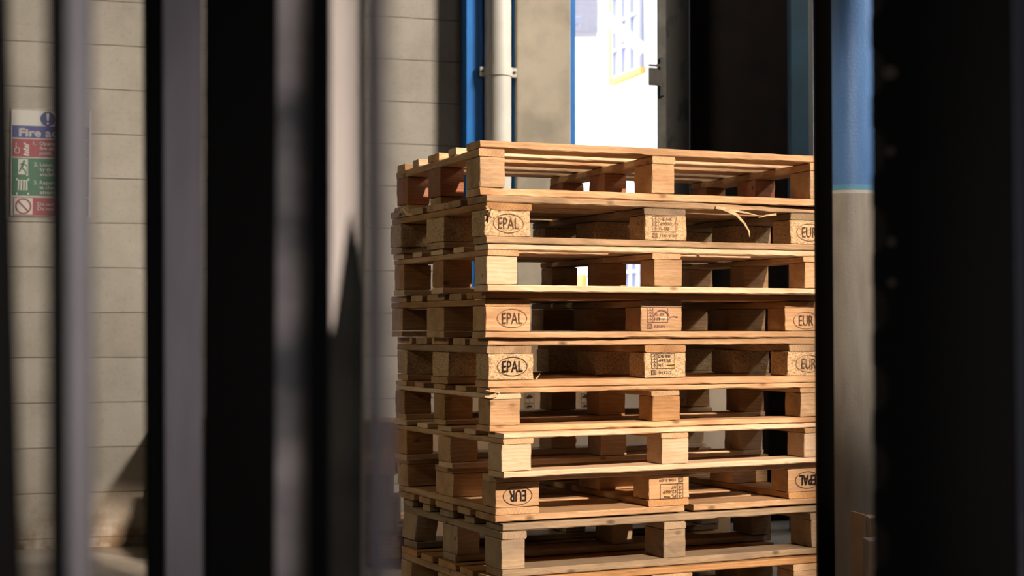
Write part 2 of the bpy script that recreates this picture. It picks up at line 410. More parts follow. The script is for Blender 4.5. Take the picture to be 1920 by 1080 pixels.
def block_mesh(bu, bv, h, seed, rough=0.001):
    rnd = random.Random(seed)
    bm = bmesh.new(); bm_box(bm, -bu/2, bu/2, -bv/2, bv/2, -h/2, h/2, 0.0025)
    bmesh.ops.subdivide_edges(bm, edges=[e for e in bm.edges if e.calc_length() > 0.03], cuts=3, use_grid_fill=True)
    for v in bm.verts:
        v.co += Vector((rnd.uniform(-1, 1), rnd.uniform(-1, 1), 0)) * rough
        v.co += noise.noise_vector(v.co * 25 + Vector((seed, 0, 0))) * 0.0012 * Vector((1, 1, 0)).length * Vector((0.7, 0.7, 0)).length
        v.co.z = max(-h/2, min(h/2, v.co.z))
    return bm_mesh(bm, 'block')

KIND = {
 'euro':  dict(deck=[.145, .100, .145, .100, .145], low=[.100, .145, .100], st=.145, bu=.145, bv=[.100, .145, .100], t=[.022, .022, .078, .022]),
 'light': dict(deck=[.100, .080, .100, .080, .100], low=[.100, .100, .100], st=.100, bu=.097, bv=[.090, .090, .090], t=[.018, .018, .084, .020]),
 'odd':   dict(deck=[.118, .072, .108, .062, .085], low=[.120, .100, .120], st=.080, bu=.078, bv=[.120, .120, .120], t=[.024, .024, .090, .024]),
}

def stamp_oval(word, faint=False, bold=0.0001):
    f = Flat()
    f.ring(0, 0, .049, .0285, .0019)
    f.text(word, -.033 if len(word) == 4 else -.028, -.0165, .033, width=.066 if len(word) == 4 else .056, bold=bold)
    return f

def stamp_plate(lines, foot, side=None, x0=-.050, x1=.034, z0=-.014, z1=.034, foot_z=-.031):
    f = Flat(); w = .0014
    f.frame(x0, x1, z0, z1, w)
    xs = x0 + .020; f.rect(xs, xs + w, z0, z1)
    for i in range(4):                                             # the little ear of wheat beside the code
        z = z0 + .008 + i * .0095
        f.line((x0 + .005, z), (x0 + .011, z + .006), .0015); f.line((x0 + .017, z), (x0 + .011, z + .006), .0015)
    f.line((x0 + .011, z0 + .004), (x0 + .011, z1 - .004), .0012)
    h = .0105
    for i, t in enumerate(lines): f.text(t, xs + .006, z1 - .0135 - i * .0140, h * .9, width=min(.046, .0085 * len(t)))
    f.frame(x0, x0 + .017, foot_z - .002, foot_z + .013, w); f.text('DB', x0 + .003, foot_z + .001, .009, width=.011)
    f.text(foot, x0 + .027, foot_z + .001, .0085, width=.0075 * len(foot))
    return f

def pallet(label, kind, x, y, yaw, z, H, deck, strg, blk, low, seed, flip=False, stamps=(), front_tilt=0.0, chips=3, L=1.2, W=.8,
           over=None, split=None, group='stacked wooden pallets', skew=None):
    K = KIND[kind]; s = H / sum(K['t']); td, ts, tb, tl = [q * s for q in K['t']]
    root = thing('wooden_pallet', label, 'pallet', (x, y, z), R(yaw), group)
    rnd = random.Random(seed)
    Z = (lambda q: H - q) if flip else (lambda q: q)
    over = over or {}
    # lengthwise boards
    def rows(ws):
        gap = (W - sum(ws)) / (len(ws) - 1); v = 0; out = []
        for q in ws: out.append(v + q / 2); v += q + gap
        return out
    for i, (w, v) in enumerate(zip(K['deck'], rows(K['deck']))):
        spans = [(0, L)]
        if split and i == 0: spans = [(0, split[0]), (split[1], L)]
        for (a, b) in spans:
            me = board_mesh(b - a - rnd.uniform(0, .004), w, td - .0018, seed * 100 + i + int(a * 50), chips=chips if i == 0 else 2)
            o = link('deck_board', me, M[over.get('deck%d' % i, deck)], root, ((a + b) / 2 + rnd.uniform(-.002, .002), v, Z(tl + tb + ts + td / 2)))
            o.rotation_euler.z = rnd.uniform(-.0015, .0015)
    us = [K['st'] / 2, L / 2, L - K['st'] / 2]
    for i, u in enumerate(us):
        me = board_mesh(W - .002, K['st'], ts - .0014, seed * 100 + 20 + i, chips=2)
        link('stringer_board', me, M[over.get('st%d' % i, strg)], root, (u + rnd.uniform(-.003, .003), W / 2, Z(tl + tb + ts / 2)), (0, 0, R(90)))
    ub = [K['bu'] / 2 + .001, L / 2, L - K['bu'] / 2 - .001]
    vb = [K['bv'][0] / 2 + .001, W / 2, W - K['bv'][2] / 2 - .001]
    for i, u in enumerate(ub):
        for j, v in enumerate(vb):
            stamped = [st for st in stamps if st[0] == (i, j)]
            bu, bv = K['bu'], K['bv'][j]
            me = block_mesh(bu, bv, tb - .0010, seed * 10 + i * 3 + j, 0.0015 if blk == 'chip' else .0008)
            jx = rnd.uniform(-.004, .004)
            o = link('block', me, M[over.get('b%d%d' % (i, j), blk)], root, (u + jx, v + (rnd.uniform(0, .003)), Z(tl + tb / 2)))
            o.rotation_euler.z = rnd.uniform(-.012, .012) if not stamped else 0
            if skew and (i, j) in skew: o.rotation_euler.y = R(skew[(i, j)])
            for st in stamped:
                _, nm, fl, ink, dx, dz = st
                fl.build(nm, M[ink], o, (dx, -bv / 2 - .0026, dz), spin=flip)
    for i, (w, v) in enumerate(zip(K['low'], rows(K['low']))):
        me = board_mesh(L - rnd.uniform(0, .004), w, tl - .0018, seed * 100 + 40 + i, chips=chips if i == 0 else 1)
        link('bottom_board', me, M[over.get('low%d' % i, low)], root, (L / 2, v, Z(tl / 2)))
    return root

def strip_mesh(pts, w, t, seed=0):
    """a torn sliver of wood along a run of points, tapering to its end"""
    rnd = random.Random(seed); verts = []; faces = []
    n = len(pts)
    for i, p in enumerate(pts):
        p = Vector(p); d = (Vector(pts[min(i + 1, n - 1)]) - Vector(pts[max(i - 1, 0)])).normalized()
        side = d.cross(Vector((0, 1, 0))).normalized(); up = Vector((0, 1, 0))
        k = 1 - 0.75 * i / (n - 1)
        for a, b in ((-1, -1), (1, -1), (1, 1), (-1, 1)):
            verts.append(tuple(p + side * a * w / 2 * k * rnd.uniform(.8, 1.1) + up * b * t / 2))
    for i in range(n - 1):
        for k in range(4):
            a, b = i * 4 + k, i * 4 + (k + 1) % 4
            faces.append((a, b, b + 4, a + 4))
    faces.append((3, 2, 1, 0)); faces.append(tuple((n - 1) * 4 + k for k in range(4)))
    me = bpy.data.meshes.new('sliver'); me.from_pydata(verts, [], faces); me.update()
    return me

oval = stamp_oval
HZ = CAMZ
zs = {1: .3856, 2: .2442, 3: .1050, 4: -.0327, 5: -.1795, 6: -.3097, 7: -.4415, 8: -.5811, 9: -.7457}
zs = {k: v + HZ for k, v in zs.items()}
zs[10] = zs[9] / 2; zs[11] = 0.0
top = lambda k: zs[k - 1] - zs[k]

P1 = pallet('topmost pallet of the tall stack, orange boards on red-brown blocks', 'odd', -.094, 4.60, 21.7, zs[1], .163, 'peach', 'peach', 'red', 'peach', 11,
            over={'b00': 'tan', 'b10': 'peach', 'b20': 'tan', 'st0': 'peach', 'deck0': 'peach', 'deck1': 'pale', 'deck3': 'pale'}, chips=7)
P2 = pallet('second pallet from the top, pressed chip blocks and a hanging splinter', 'euro', -.075, 4.573, 24.5, zs[2], top(2), 'tan', 'tan', 'chip', 'tan', 12,
            over={'st0': 'orange', 'st1': 'greyend', 'st2': 'greyend', 'deck0': 'tan'}, chips=8,
            stamps=[((0, 0), 'oval_stamp', oval('EPAL'), 'ink_faint', .002, .0), ((2, 0), 'oval_stamp', oval('EUR'), 'ink_faint', 0, 0),
                    ((1, 0), 'code_stamp', stamp_plate(['HE-HE', '49010', 'K-08'], '110-9-09'), 'ink_faint', .002, .002)])
P3 = pallet('third pallet from the top, pale cream front boards and narrow unmarked blocks', 'light', -.070, 4.581, 24.3, zs[3], top(3), 'pale', 'peach', 'peach', 'pale', 13,
            over={'b00': 'pale', 'b01': 'orange', 'b02': 'orange'}, chips=2)
red_swirl = Flat(); red_swirl.ring(.0, .0, .030, .030, .004, 20, 160); red_swirl.ring(.045, -.012, .028, .022, .003, 60, 150)
P4 = pallet('fourth pallet from the top, solid blocks, violet swirl on the middle one', 'euro', -.078, 4.655, 24.6, zs[4], top(4), 'tan', 'orange', 'peach', 'peach', 14,
            over={'deck0': 'orange', 'st1': 'tan'}, chips=3,
            stamps=[((0, 0), 'oval_stamp', oval('EPAL'), 'ink_faint', .012, .002), ((2, 0), 'oval_stamp', oval('EUR'), 'ink_faint', .008, -.003),
                    ((1, 0), 'code_stamp', stamp_plate(['', 'A-49', 'HT 1'], 'RENFE', x0=-.046, x1=.028), 'ink_violet', -.005, .004),
                    ((1, 0), 'ink_swirl', red_swirl, 'ink_violet', .0, .0)])
P5 = pallet('fifth pallet from the top, coarse chip blocks with a bold oval mark', 'euro', -.071, 4.684, 23.8, zs[5], top(5), 'peach', 'orange', 'chip', 'peach', 15,
            over={'st0': 'tan', 'st2': 'tan'}, chips=3,
            stamps=[((0, 0), 'oval_stamp', oval('EPAL', bold=.0005), 'ink', .003, .001), ((2, 0), 'oval_stamp', oval('EUR'), 'ink_faint', .008, .0),
                    ((1, 0), 'code_stamp', stamp_plate(['DE-BB', '49338', 'HT'], '0132-2'), 'ink', .0, .003)])
P6 = pallet('sixth pallet from the top, thin splintered front board above square rough blocks', 'light', -.066, 4.673, 24.5, zs[6], top(6), 'peach', 'peach', 'orange', 'peach', 16,
            over={'b00': 'peach', 'b20': 'tan', 'st0': 'pale', 'deck0': 'peach'}, chips=9)
P7 = pallet('seventh pallet from the top, fresh pale timber twisted askew on the stack', 'light', -.026, 4.630, 27.6, zs[7], top(7), 'pale', 'peach', 'pale', 'pale', 17,
            over={'b01': 'peach', 'b02': 'orange'}, chips=3)
P8 = pallet('upside-down pallet low in the stack with inverted black marks', 'euro', -.049, 4.714, 25.3, zs[8], top(8), 'peach', 'orange', 'peach', 'tan', 18, flip=True,
            over={'deck0': 'peach', 'st0': 'peach', 'b00': 'peach'}, chips=3, split=(.655, .69),
            stamps=[((0, 0), 'oval_stamp', oval('EUR', bold=.0007), 'ink', -.001, -.004), ((2, 0), 'oval_stamp', oval('EPAL', bold=.0007), 'ink', .003, 0),
                    ((1, 0), 'code_stamp', stamp_plate(['PL', '12-069', 'HT'], '104-2-09'), 'ink', .0, -.004)])
P9 = pallet('dull brown pallet under the upside-down one, with leaning corner block', 'odd', -.029, 4.715, 25.4, zs[9], top(9) - .004, 'grey', 'grey', 'grey', 'grey', 19,
            over={'b00': 'grey', 'b10': 'grey', 'deck0': 'grey'}, chips=4, skew={(0, 2): 7})
P10 = pallet('lowest visible pallet at the foot of the stack, mostly below the frame', 'euro', -.045, 4.70, 24.6, zs[10], top(10) - .001, 'orange', 'tan', 'tan', 'tan', 20, chips=2)
P11 = pallet('bottom pallet of the stack standing on the floor', 'euro', -.055, 4.69, 24.4, zs[11], top(11) - .001, 'tan', 'tan', 'tan', 'tan', 21, chips=2)

# torn slivers hanging from boards (parts of their pallets)
def sliver(pal, pts, w, t, mat='splinter', seed=0):
    return link('splinter', strip_mesh(pts, w, t, seed), M[mat], pal)
h2 = top(2)
sliver(P2, [(.80, -.004, h2 - .016), (.845, -.012, h2 - .034), (.872, -.017, h2 - .062), (.886, -.020, h2 - .085), (.888, -.020, h2 - .103)], .012, .003, seed=1)
sliver(P2, [(.775, -.003, h2 - .013), (.83, -.006, h2 - .02), (.89, -.008, h2 - .028), (.93, -.008, h2 - .036)], .009, .004, seed=2)
sliver(P2, [(1.0, -.002, h2 - .028), (.96, -.006, h2 - .033), (.93, -.008, h2 - .041)], .008, .003, seed=3)
for i in range(5):
    a = random.Random(90 + i)
    sliver(P2, [(.008 + i * .003, -.001, .022 + .062 + a.uniform(0, .018)), (.004 + i * .003 + a.uniform(-.012, .012), -.012, .022 + .064 + a.uniform(-.004, .02)), (.0 + i * .003 + a.uniform(-.02, .02), -.018, .022 + .06 + a.uniform(-.01, .026))], .014, .010, seed=i)
sliver(P6, [(.02, -.002, top(6) - .02), (-.005, -.008, top(6) - .026), (-.02, -.006, top(6) - .024)], .014, .008, seed=4)
sliver(P6, [(.03, -.004, top(6) - .012), (.0, -.008, top(6) - .008), (-.015, -.004, top(6) - .006)], .008, .006, seed=5)
sliver(P5, [(.155, -.002, .024), (.162, -.006, .034), (.166, -.008, .041)], .005, .002, seed=6)
for i in range(4):
    a = random.Random(150 + i)
    sliver(P2, [(.0, .62 + .03 * i, h2 - .012), (-.012, .63 + .03 * i, h2 - .004 + a.uniform(-.01, .012)), (-.02, .64 + .03 * i, h2 + a.uniform(-.02, .012))], .012, .01, seed=20 + i)
# staples in two printed blocks
def staple(pal, i_mat, x, y, z, w, rot=0):
    b = bmesh.new(); bm_box(b, -w/2, w/2, -.001, .001, -.0012, .0012)
    return link('staple', bm_mesh(b), M[i_mat], pal, (x, y, z), (0, R(rot), 0))
staple(P4, 'staple', .600, -.004, .022 + .040, .026)
staple(P5, 'yellow', .622, -.004, .022 + .043, .028, -3)
staple(P8, 'yellow', .595, -.004, .053, .024, 3)

# ---------------------------------------------------------------- the building
WA = R(16.4); W0 = Vector((-2.04, 7.45)); E = Vector((math.cos(WA), math.sin(WA)))
def wt(px, off=0.0):
    """run along the back wall (or a plane off metres in front of it) at photo column px"""
    k = (px - 960) / F; p = W0 + Vector((E.y, -E.x)) * off
    return (k * p.y - p.x) / (E.x - k * E.y)
def wpos(t, off=0.0):
    """world x, y at run t, off metres in front of the back wall"""
    p = W0 + E * t; n = Vector((E.y, -E.x))
    return p + n * off
def wz(px, py, off=0.0):
    return CAMZ + wpos(wt(px, off), off).y * (HOR - py) / F

ROOMX0, ROOMX1, ROOMY0, ROOMH = -5.0, 8.0, -3.5, 8.2
T_DOOR0, T_DOOR1 = wt(1076), wt(1236)
wall_root = dict(loc=(W0.x, W0.y, 0), rot=(0, 0, WA))
# back wall in two runs and a lintel, each a slab 0.25 m thick
struct(box('wall_back', -3.2, wt(969, .12) - .001, 0, .25, 0, ROOMH, M['blockwall'], **wall_root))
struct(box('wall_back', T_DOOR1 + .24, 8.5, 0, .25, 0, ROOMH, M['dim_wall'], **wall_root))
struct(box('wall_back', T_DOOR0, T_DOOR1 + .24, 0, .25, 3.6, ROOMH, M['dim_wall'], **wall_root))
struct(box('floor', ROOMX0, 12, ROOMY0, 30, -.2, 0, M['floor']))
def opening_wall(name, axis, at, a0, a1, oa0, oa1, oz0, oz1, thick=.2):
    bm = bmesh.new()
    def slab(p0, p1, z0, z1):
        if p1 - p0 < .01 or z1 - z0 < .01: return
        if axis == 'x': bm_box(bm, p0, p1, at - thick, at, z0, z1)
        else: bm_box(bm, at, at + thick, p0, p1, z0, z1)
    slab(a0, oa0, 0, ROOMH); slab(oa1, a1, 0, ROOMH); slab(oa0, oa1, 0, oz0); slab(oa0, oa1, oz1, ROOMH)
    return struct(link(name, bm_mesh(bm), M['dim_wall']))
SUN_AZ, SUN_EL = R(33), R(28)
opening_wall('wall_front', 'x', ROOMY0, ROOMX0, ROOMX1, 5.05, 6.75, 4.95, 7.24)
struct(box('wall_right', ROOMX1, ROOMX1 + .2, ROOMY0, 11.5, 0, ROOMH, M['dim_wall']))
struct(box('wall_left', ROOMX0 - .2, ROOMX0, ROOMY0, 7.0, 0, ROOMH, M['dim_wall']))
struct(box('ceiling', ROOMX0 - .2, ROOMX1 + .2, ROOMY0 - .2, 8.2, ROOMH, ROOMH + .15, M['ceiling']))

# smooth concrete pier beside the door
def wbox(name, px0, px1, z0, z1, f0, f1, mat, parent=None, bev=0.004):
    """box on the back wall between photo columns, f0..f1 metres in front of it"""
    return box(name, wt(px0), wt(px1), -f1, -f0, z0, z1, mat, parent, bev, **({} if parent else wall_root))
o = box('concrete_pier', wt(969, .12), wt(1071, .12), -.12, .25, 0, ROOMH - .01, M['concrete_post'], None, .008, **wall_root); struct(o); o.name = 'trim_1'
# blue channel column with the pipe in front of it
col = thing('blue_steel_channel', 'bright blue upright steel channel behind the pale drainpipe', 'steel channel', (*wpos(wt(870)), 0), WA)
w0, w1 = 0, wt(968) - wt(870)
w0 = wt(874, .11) - wt(870)
box('flange', w0, w0 + .084, -.112, -.100, 0, 5.9, M['blue'], col, .002)
box('side_plate', w0, w0 + .012, -.0995, -.002, 0, 5.9, M['blue'], col)
box('web', w0 + .0125, w1 - .03, -.010, -.002, 0, 5.9, M['blue'], col)
w2 = wt(969, .12) - wt(870)
box('side_plate', w2 - .007, w2 - .002, -.085, -.002, 0, 5.9, M['blue'], col)
# drainpipe
pr = .0675; pf = .125; tp = (wt(908, pf) + wt(958, pf)) / 2
pp = wpos(tp, pf)
pipe = thing('drain_pipe', 'off-white drainpipe in front of the bright blue column', 'pipe', (pp.x, pp.y, 0), WA)
bm = bmesh.new(); bm_cyl(bm, (0, 0, 0.0), (0, 0, 5.8), pr, 48); o = link('pipe', bm_mesh(bm), M['pipe'], pipe); smooth_sides(o)
zc = wz(933, 142)
bm = bmesh.new(); bm_cyl(bm, (0, 0, zc - .022), (0, 0, zc + .022), pr + .006, 48)
bm_box(bm, -pr - .028, -pr + .004, -.016, .010, zc - .024, zc + .024, .003); bm_box(bm, pr - .004, pr + .028, -.016, .010, zc - .024, zc + .024, .003)
o = link('clamp', bm_mesh(bm), M['pipe'], pipe)
bm = bmesh.new(); bm_cyl(bm, (-pr - .016, -.02, zc), (-pr - .016, .0125, zc), .007, 12); bm_cyl(bm, (pr + .016, -.022, zc), (pr + .016, .022, zc), .007, 12)
link('bolt', bm_mesh(bm), M['steel'], pipe)

# doorway: blue jamb, worn steel edge with a hasp, scratched panel
o = box('door_frame', wt(1071, .12) + .002, wt(1079.5, .05), -.05, .02, 0, 3.6, M['blue'], None, .002, **wall_root); struct(o); o.name = 'trim_2'
dr = thing('door_frame_post', 'worn steel door post with hasp, right of the bright doorway', 'door post', (*wpos(wt(1234, .05)), 0), WA)
box('edge_frame', 0, wt(1250, .05) - wt(1234, .05), -.05, -.036, 0, 3.6, M['door_frame'], dr, .004)
box('side_panel', wt(1250.6, .05) - wt(1234, .05), wt(1294, .03) - wt(1234, .05), -.03, -.012, 0, 3.6, M['door_panel'], dr, .002)
hz0, hz1 = wz(1230, 164), wz(1230, 124)
bm = bmesh.new()
x0 = wt(1217, .08) - wt(1234, .05)
bm_box(bm, x0, .004, -.085, -.075, hz1 - .012, hz1, .002); bm_box(bm, x0, x0 + .05, -.087, -.073, hz0 + .006, hz1 - .018, .003)
bm_box(bm, x0, .004, -.085, -.075, hz0, hz0 + .010, .002); bm_box(bm, x0 + .045, .02, -.083, -.077, hz0 + .01, hz1 - .03, .002)
link('hasp', bm_mesh(bm), M['steel'], dr)
box('hasp_plate', .012, .034, -.070, -.0505, hz0 - .05, hz1 + .04, M['steel'], dr, .003)
o = wbox('door_1', 1293.5, 1484, 0, 3.8, .0, .0115, M['door_black'], bev=.003); struct(o)
# dark steel gate across the lower half of the doorway
gate = thing('low_steel_gate', 'black waist-high steel gate across the lower doorway', 'gate', (*wpos(T_DOOR0 + .01), 0), WA)
gw = T_DOOR1 - T_DOOR0 - .03
box('gate_panel', .012, gw, .10, .14, .02, 1.13, M['door_black'], gate, .003)
box('top_rail', .012, gw, .085, .155, 1.131, 1.165, M['black'], gate, .004)
box('gate_foot', .05, .12, .08, .16, 0, .019, M['black'], gate)
# teal column at right
tc0 = Vector((xat(1481, 8.0), 8.0))
tcol = thing('teal_steel_column', 'dark teal steel column beside the black door, behind the pallet stack', 'column', (tc0.x, tc0.y, 0), 0)
tw = xat(1516, 8.0) - xat(1481, 8.0)
box('face_plate', 0, tw, -.05, .05, 0, 5.9, M['teal'], tcol, .004)
box('stiffener', tw * .3, tw * .3 + .01, .051, .15, 0, 5.9, M['teal'], tcol, .002)
# round painted column
cx0, cx1 = xat(1527.5, CY), xat(1653, CY)
bm = bmesh.new(); bm_cyl(bm, (0, 0, 0), (0, 0, 5.95), (cx1 - cx0) / 2, 64)
o = link('round_column', bm_mesh(bm), M['column'], None, ((cx0 + cx1) / 2, CY, 0)); smooth_sides(o)
tag(o, 'round column painted blue above and cream below', 'column')

# flattened cardboard at its foot
cb = thing('flattened_carton', 'folded brown cardboard leaning at the foot of the round column', 'cardboard', (xat(1620, 5.45), 5.45, 0), R(12))
for i in range(3):
    bm = bmesh.new(); bm_box(bm, -.028 + i * .014, -.020 + i * .014 + (.10 if i == 2 else 0), -.05 + i * .01, .06, 0, zat(960 + i * 4, 5.45), .002)
    link('cardboard_sheet', bm_mesh(bm), M['card'], cb)
st = box('grey_carton', xat(1622, 5.3), xat(1700, 5.3), 5.26, 5.36, 0, zat(1010, 5.3), M['card_dark'], None, .003)
tag(st, 'small dark carton in front of the leaning cardboard sheets', 'box')

# dark board leaning on the wall, mostly behind the posts; its shadow slants across the blocks
bt0, bt1 = wt(300), wt(470)
bp_ = wpos(bt0, .0)
lb = thing('leaning_board', 'dark brown board leaning on the block wall, mostly hidden by the grey post', 'board', (bp_.x, bp_.y, 0), WA)
bm = bmesh.new()
vs = [bm.verts.new(v) for v in ((0, -.60, 0), (bt1 - bt0, -.60, 0), (bt1 - bt0, -.012, .60), (0, -.012, .60), (0, -.575, 0), (bt1 - bt0, -.575, 0), (bt1 - bt0, -.004, .585), (0, -.004, .585))]
for f in ((0, 1, 2, 3), (4, 7, 6, 5), (0, 3, 7, 4), (1, 5, 6, 2), (3, 2, 6, 7), (0, 4, 5, 1)): bm.faces.new([vs[i] for i in f])
link('board_sheet', bm_mesh(bm), M['board_dark'], lb)

# ---------------------------------------------------------------- fire action sign
S = 1 / 402.0
sx0 = wt(18); sz0 = wz(60, 405)
sp_ = wpos(sx0, .004)
sg = thing('fire_sign', 'fire action notice in a clear plastic cover on the block wall', 'sign', (sp_.x, sp_.y, sz0), WA)
def SX(px): return (px - 18) * S
def SZ(py): return (405 - py) * S
box('sign_board', 0, SX(160), -.002, .002, 0, SZ(206), M['sign_white'], sg)
y1, y2, y3 = -.0030, -.0040, -.0050
def flat(name, mat, fn, y):
    f = Flat(y); fn(f); f.build(name, M[mat], sg); return f
def f_blue(f): f.rect(SX(20), SX(158), SZ(258), SZ(235)); f.disc(SX(85), SZ(221), 14 * S)
flat('blue_band', 'sign_blue', f_blue, y1)
def f_red(f): f.rect(SX(20), SX(158), SZ(294), SZ(260)); f.rect(SX(59), SX(158), SZ(404), SZ(370)); f.frame(SX(22), SX(59), SZ(404), SZ(370), 1.2 * S)
flat('red_band', 'sign_red', f_red, y1)
def f_green(f): f.rect(SX(20), SX(158), SZ(367), SZ(296))
flat('green_band', 'sign_green', f_green, y1)
def f_txt(f):
    f.text('Fire action', SX(33), SZ(255), 14.5 * S, width=112 * S, bold=.9 * S)
    def ln(t, x, y, h=6.6): f.text(t, SX(x), SZ(y), h * S, sx=1.12, bold=.28 * S)
    ln('1.', 58, 271); ln('Operate', 70, 271); ln('fire alarm', 70, 280); ln('point.', 70, 289)
    ln('2.', 60, 311); ln('Leave the', 71, 311); ln('by the', 71, 320); ln('available', 71, 329)
    ln('3.', 60, 345); ln('Report to', 71, 345); ln('in charge', 71, 354); ln('assembly', 71, 363)
    ln('Do not', 67, 385.5); ln('Do not', 67, 394)
    # exclamation mark
    f.poly([(SX(82), SZ(210)), (SX(88), SZ(210)), (SX(86.6), SZ(225)), (SX(83.4), SZ(225))]); f.disc(SX(85), SZ(229.5), 2.2 * S, 14)
    # flames and pointing hand
    for i in range(5): f.line((SX(41 + (i % 2) * 2), SZ(268 + i * 5.2)), (SX(51), SZ(273 + i * 4.4)), (3.2 if i else 2.4) * S)
    f.ring(SX(29), SZ(282), 5 * S, 6 * S, 1.1 * S); f.line((SX(27), SZ(267)), (SX(27), SZ(279)), 1.4 * S)
    # running figure's doorway, arrows of the meeting point
    f.rect(SX(31), SX(49), SZ(327), SZ(298))
    f.rect(SX(46), SX(49.5), SZ(330), SZ(309))
    for i in range(4): f.line((SX(31.5 + i * 5.2), SZ(357)), (SX(32.5 + i * 4.8), SZ(341)), 2.6 * S); f.disc(SX(32.5 + i * 4.8), SZ(339), 1.9 * S, 12)
    for a, b in ((29, 336), (50, 336), (29, 363), (50, 363)): f.rect(SX(a - 1.5), SX(a + 1.5), SZ(b + 2.5), SZ(b - 1.5))
    f.rect(SX(23.5), SX(58), SZ(402.5), SZ(371.5))
flat('white_print', 'sign_white', f_txt, y2)
def f_man(f):
    f.disc(SX(42), SZ(302.5), 2.4 * S, 14); f.line((SX(41), SZ(305)), (SX(37.5), SZ(315)), 4.2 * S)
    f.line((SX(38), SZ(314)), (SX(44), SZ(320)), 2.6 * S); f.line((SX(44), SZ(320)), (SX(46), SZ(326)), 2.2 * S)
    f.line((SX(38), SZ(314)), (SX(33), SZ(322)), 2.6 * S); f.line((SX(41), SZ(306)), (SX(47), SZ(311)), 1.8 * S); f.line((SX(40), SZ(306)), (SX(34), SZ(309)), 1.8 * S)
flat('running_figure', 'sign_green', f_man, y3)
def f_no(f): f.ring(SX(41), SZ(387), 15 * S, 15 * S, 2.8 * S); f.line((SX(31), SZ(377)), (SX(51), SZ(397)), 2.8 * S)
flat('prohibition_ring', 'sign_red', f_no, y3)
box('plastic_cover', -.006, SX(163), -.0085, -.0075, -.004, SZ(203), M['film'], sg)
box('cover_edge', SX(160), SX(163), -.0115, -.0090, -.004, SZ(203), M['sign_white'], sg)

# ---------------------------------------------------------------- cartons behind the stack
def carton(label, px0, px1, z0, z1, Y, depth, mat, rotz=0.0, group='cartons behind the pallets', prints=None, tape=True):
    x0, x1 = xat(px0, Y), xat(px1, Y); w = x1 - x0; h = z1 - z0
    b = thing('cardboard_box', label, 'box', (x0, Y, z0), rotz, group)
    box('carton_body', 0, w, 0, depth, 0, h - .001, M[mat], b, .004)
    if tape:
        bm = bmesh.new(); bm_box(bm, w / 2 - .024, w / 2 + .024, -.0012, depth * .5, h - .0008, h); bm_box(bm, w / 2 - .024, w / 2 + .024, -.0014, -.0002, h - .05, h - .0008)
        link('packing_tape', bm_mesh(bm), M['tape'], b)
    bm = bmesh.new(); bm_box(bm, .002, w - .002, -.0010, .0, h * .5 - .0008, h * .5 + .0008)
    if prints: prints(b, w, h)
    bm.free()
    return b
def umbrella(cx, cz, k):
    def fn(b, w, h):
        f = Flat(-.0016); X, Zc = w * cx, h * cz; q = k
        f.frame(X - .038 * q, X + .038 * q, Zc - .038 * q, Zc + .038 * q, .003 * q)
        f.disc(X, Zc + .004 * q, .025 * q, a0=0, a1=180); f.line((X, Zc - .03 * q), (X, Zc + .01 * q), .003 * q)
        f.frame(X - .038 * q, X + .038 * q, Zc - .085 * q, Zc - .043 * q, .003 * q); f.rect(X - .02 * q, X + .02 * q, Zc - .072 * q, Zc - .056 * q)
        f.build('handling_marks', M['ink'], b)
    return fn
def redprint(b, w, h):
    f = Flat(-.0016); f.ring(w * .30, h * .43, .019, .021, .009, 60, 300); f.ring(w * .30 + .034, h * .43, .019, .021, .009, -120, 120); f.build('red_emblem', M['red_ink'], b)
    g = Flat(-.0018); g.rect(w * .30 + .0135, w * .30 + .0195, h * .43 - .024, h * .43 + .026); g.build('green_bar', M['green_ink'], b)

def low_pallet(label, px0, px1, Y, depth, h):
    x0, x1 = xat(px0, Y), xat(px1, Y); w = x1 - x0
    p = thing('wooden_pallet', label, 'pallet', (x0, Y, 0), 0, 'pallets under the cartons')
    n = 5
    for i in range(n):
        v = depth * (i + .5) / n
        link('deck_board', board_mesh(w, depth / n * .75, .021, 700 + i), M['tan'], p, (w / 2, v, h - .0115))
    for i in range(3):
        u = .05 + (w - .1) * i / 2
        link('stringer_board', board_mesh(depth, .1, .021, 720 + i), M['tan'], p, (u, depth / 2, h - .033), (0, 0, R(90)))
        for j in range(3): link('block', block_mesh(.1, .1, h - .044 - .022, 730 + i * 3 + j), M['tan'], p, (u, .051 + (depth - .102) * j / 2, .022 + (h - .066) / 2))
    for j in range(3): link('bottom_board', board_mesh(w, .1, .021, 750 + j), M['tan'], p, (w / 2, .051 + (depth - .102) * j / 2, .011))
    return p
YL = 6.95
low_pallet('low pallet under the cartons left of the stack', 600, 752, YL, .75, .140)
g_ = 'cartons on the left of the pallet stack'
carton('low brown carton at the bottom of the pile left of the pallet stack', 630, 740, .141, .268, YL + .02, .40, 'card_dark', group=g_)
carton('middle narrow carton set back in the pile left of the stack', 622, 727, .269, .384, YL + .03, .38, 'card_dark', group=g_)
carton('brown upper carton of the pile left of the stack', 636, 743, .385, .62, YL + .02, .40, 'card', group=g_)
YC = 6.75
low_pallet('low pallet under the row of cartons behind the stack', 772, 1372, YC, .8, .140)
lev = [(.141, .305), (.306, .48), (.481, .645), (.646, .81), (.811, .99)]
words = ['bottom', 'second', 'third', 'fourth', 'top']
cols = [(776, 878), (882, 1028), (1032, 1118), (1122, 1242), (1246, 1368)]
place = ['leftmost', 'left middle', 'centre', 'right middle', 'rightmost']
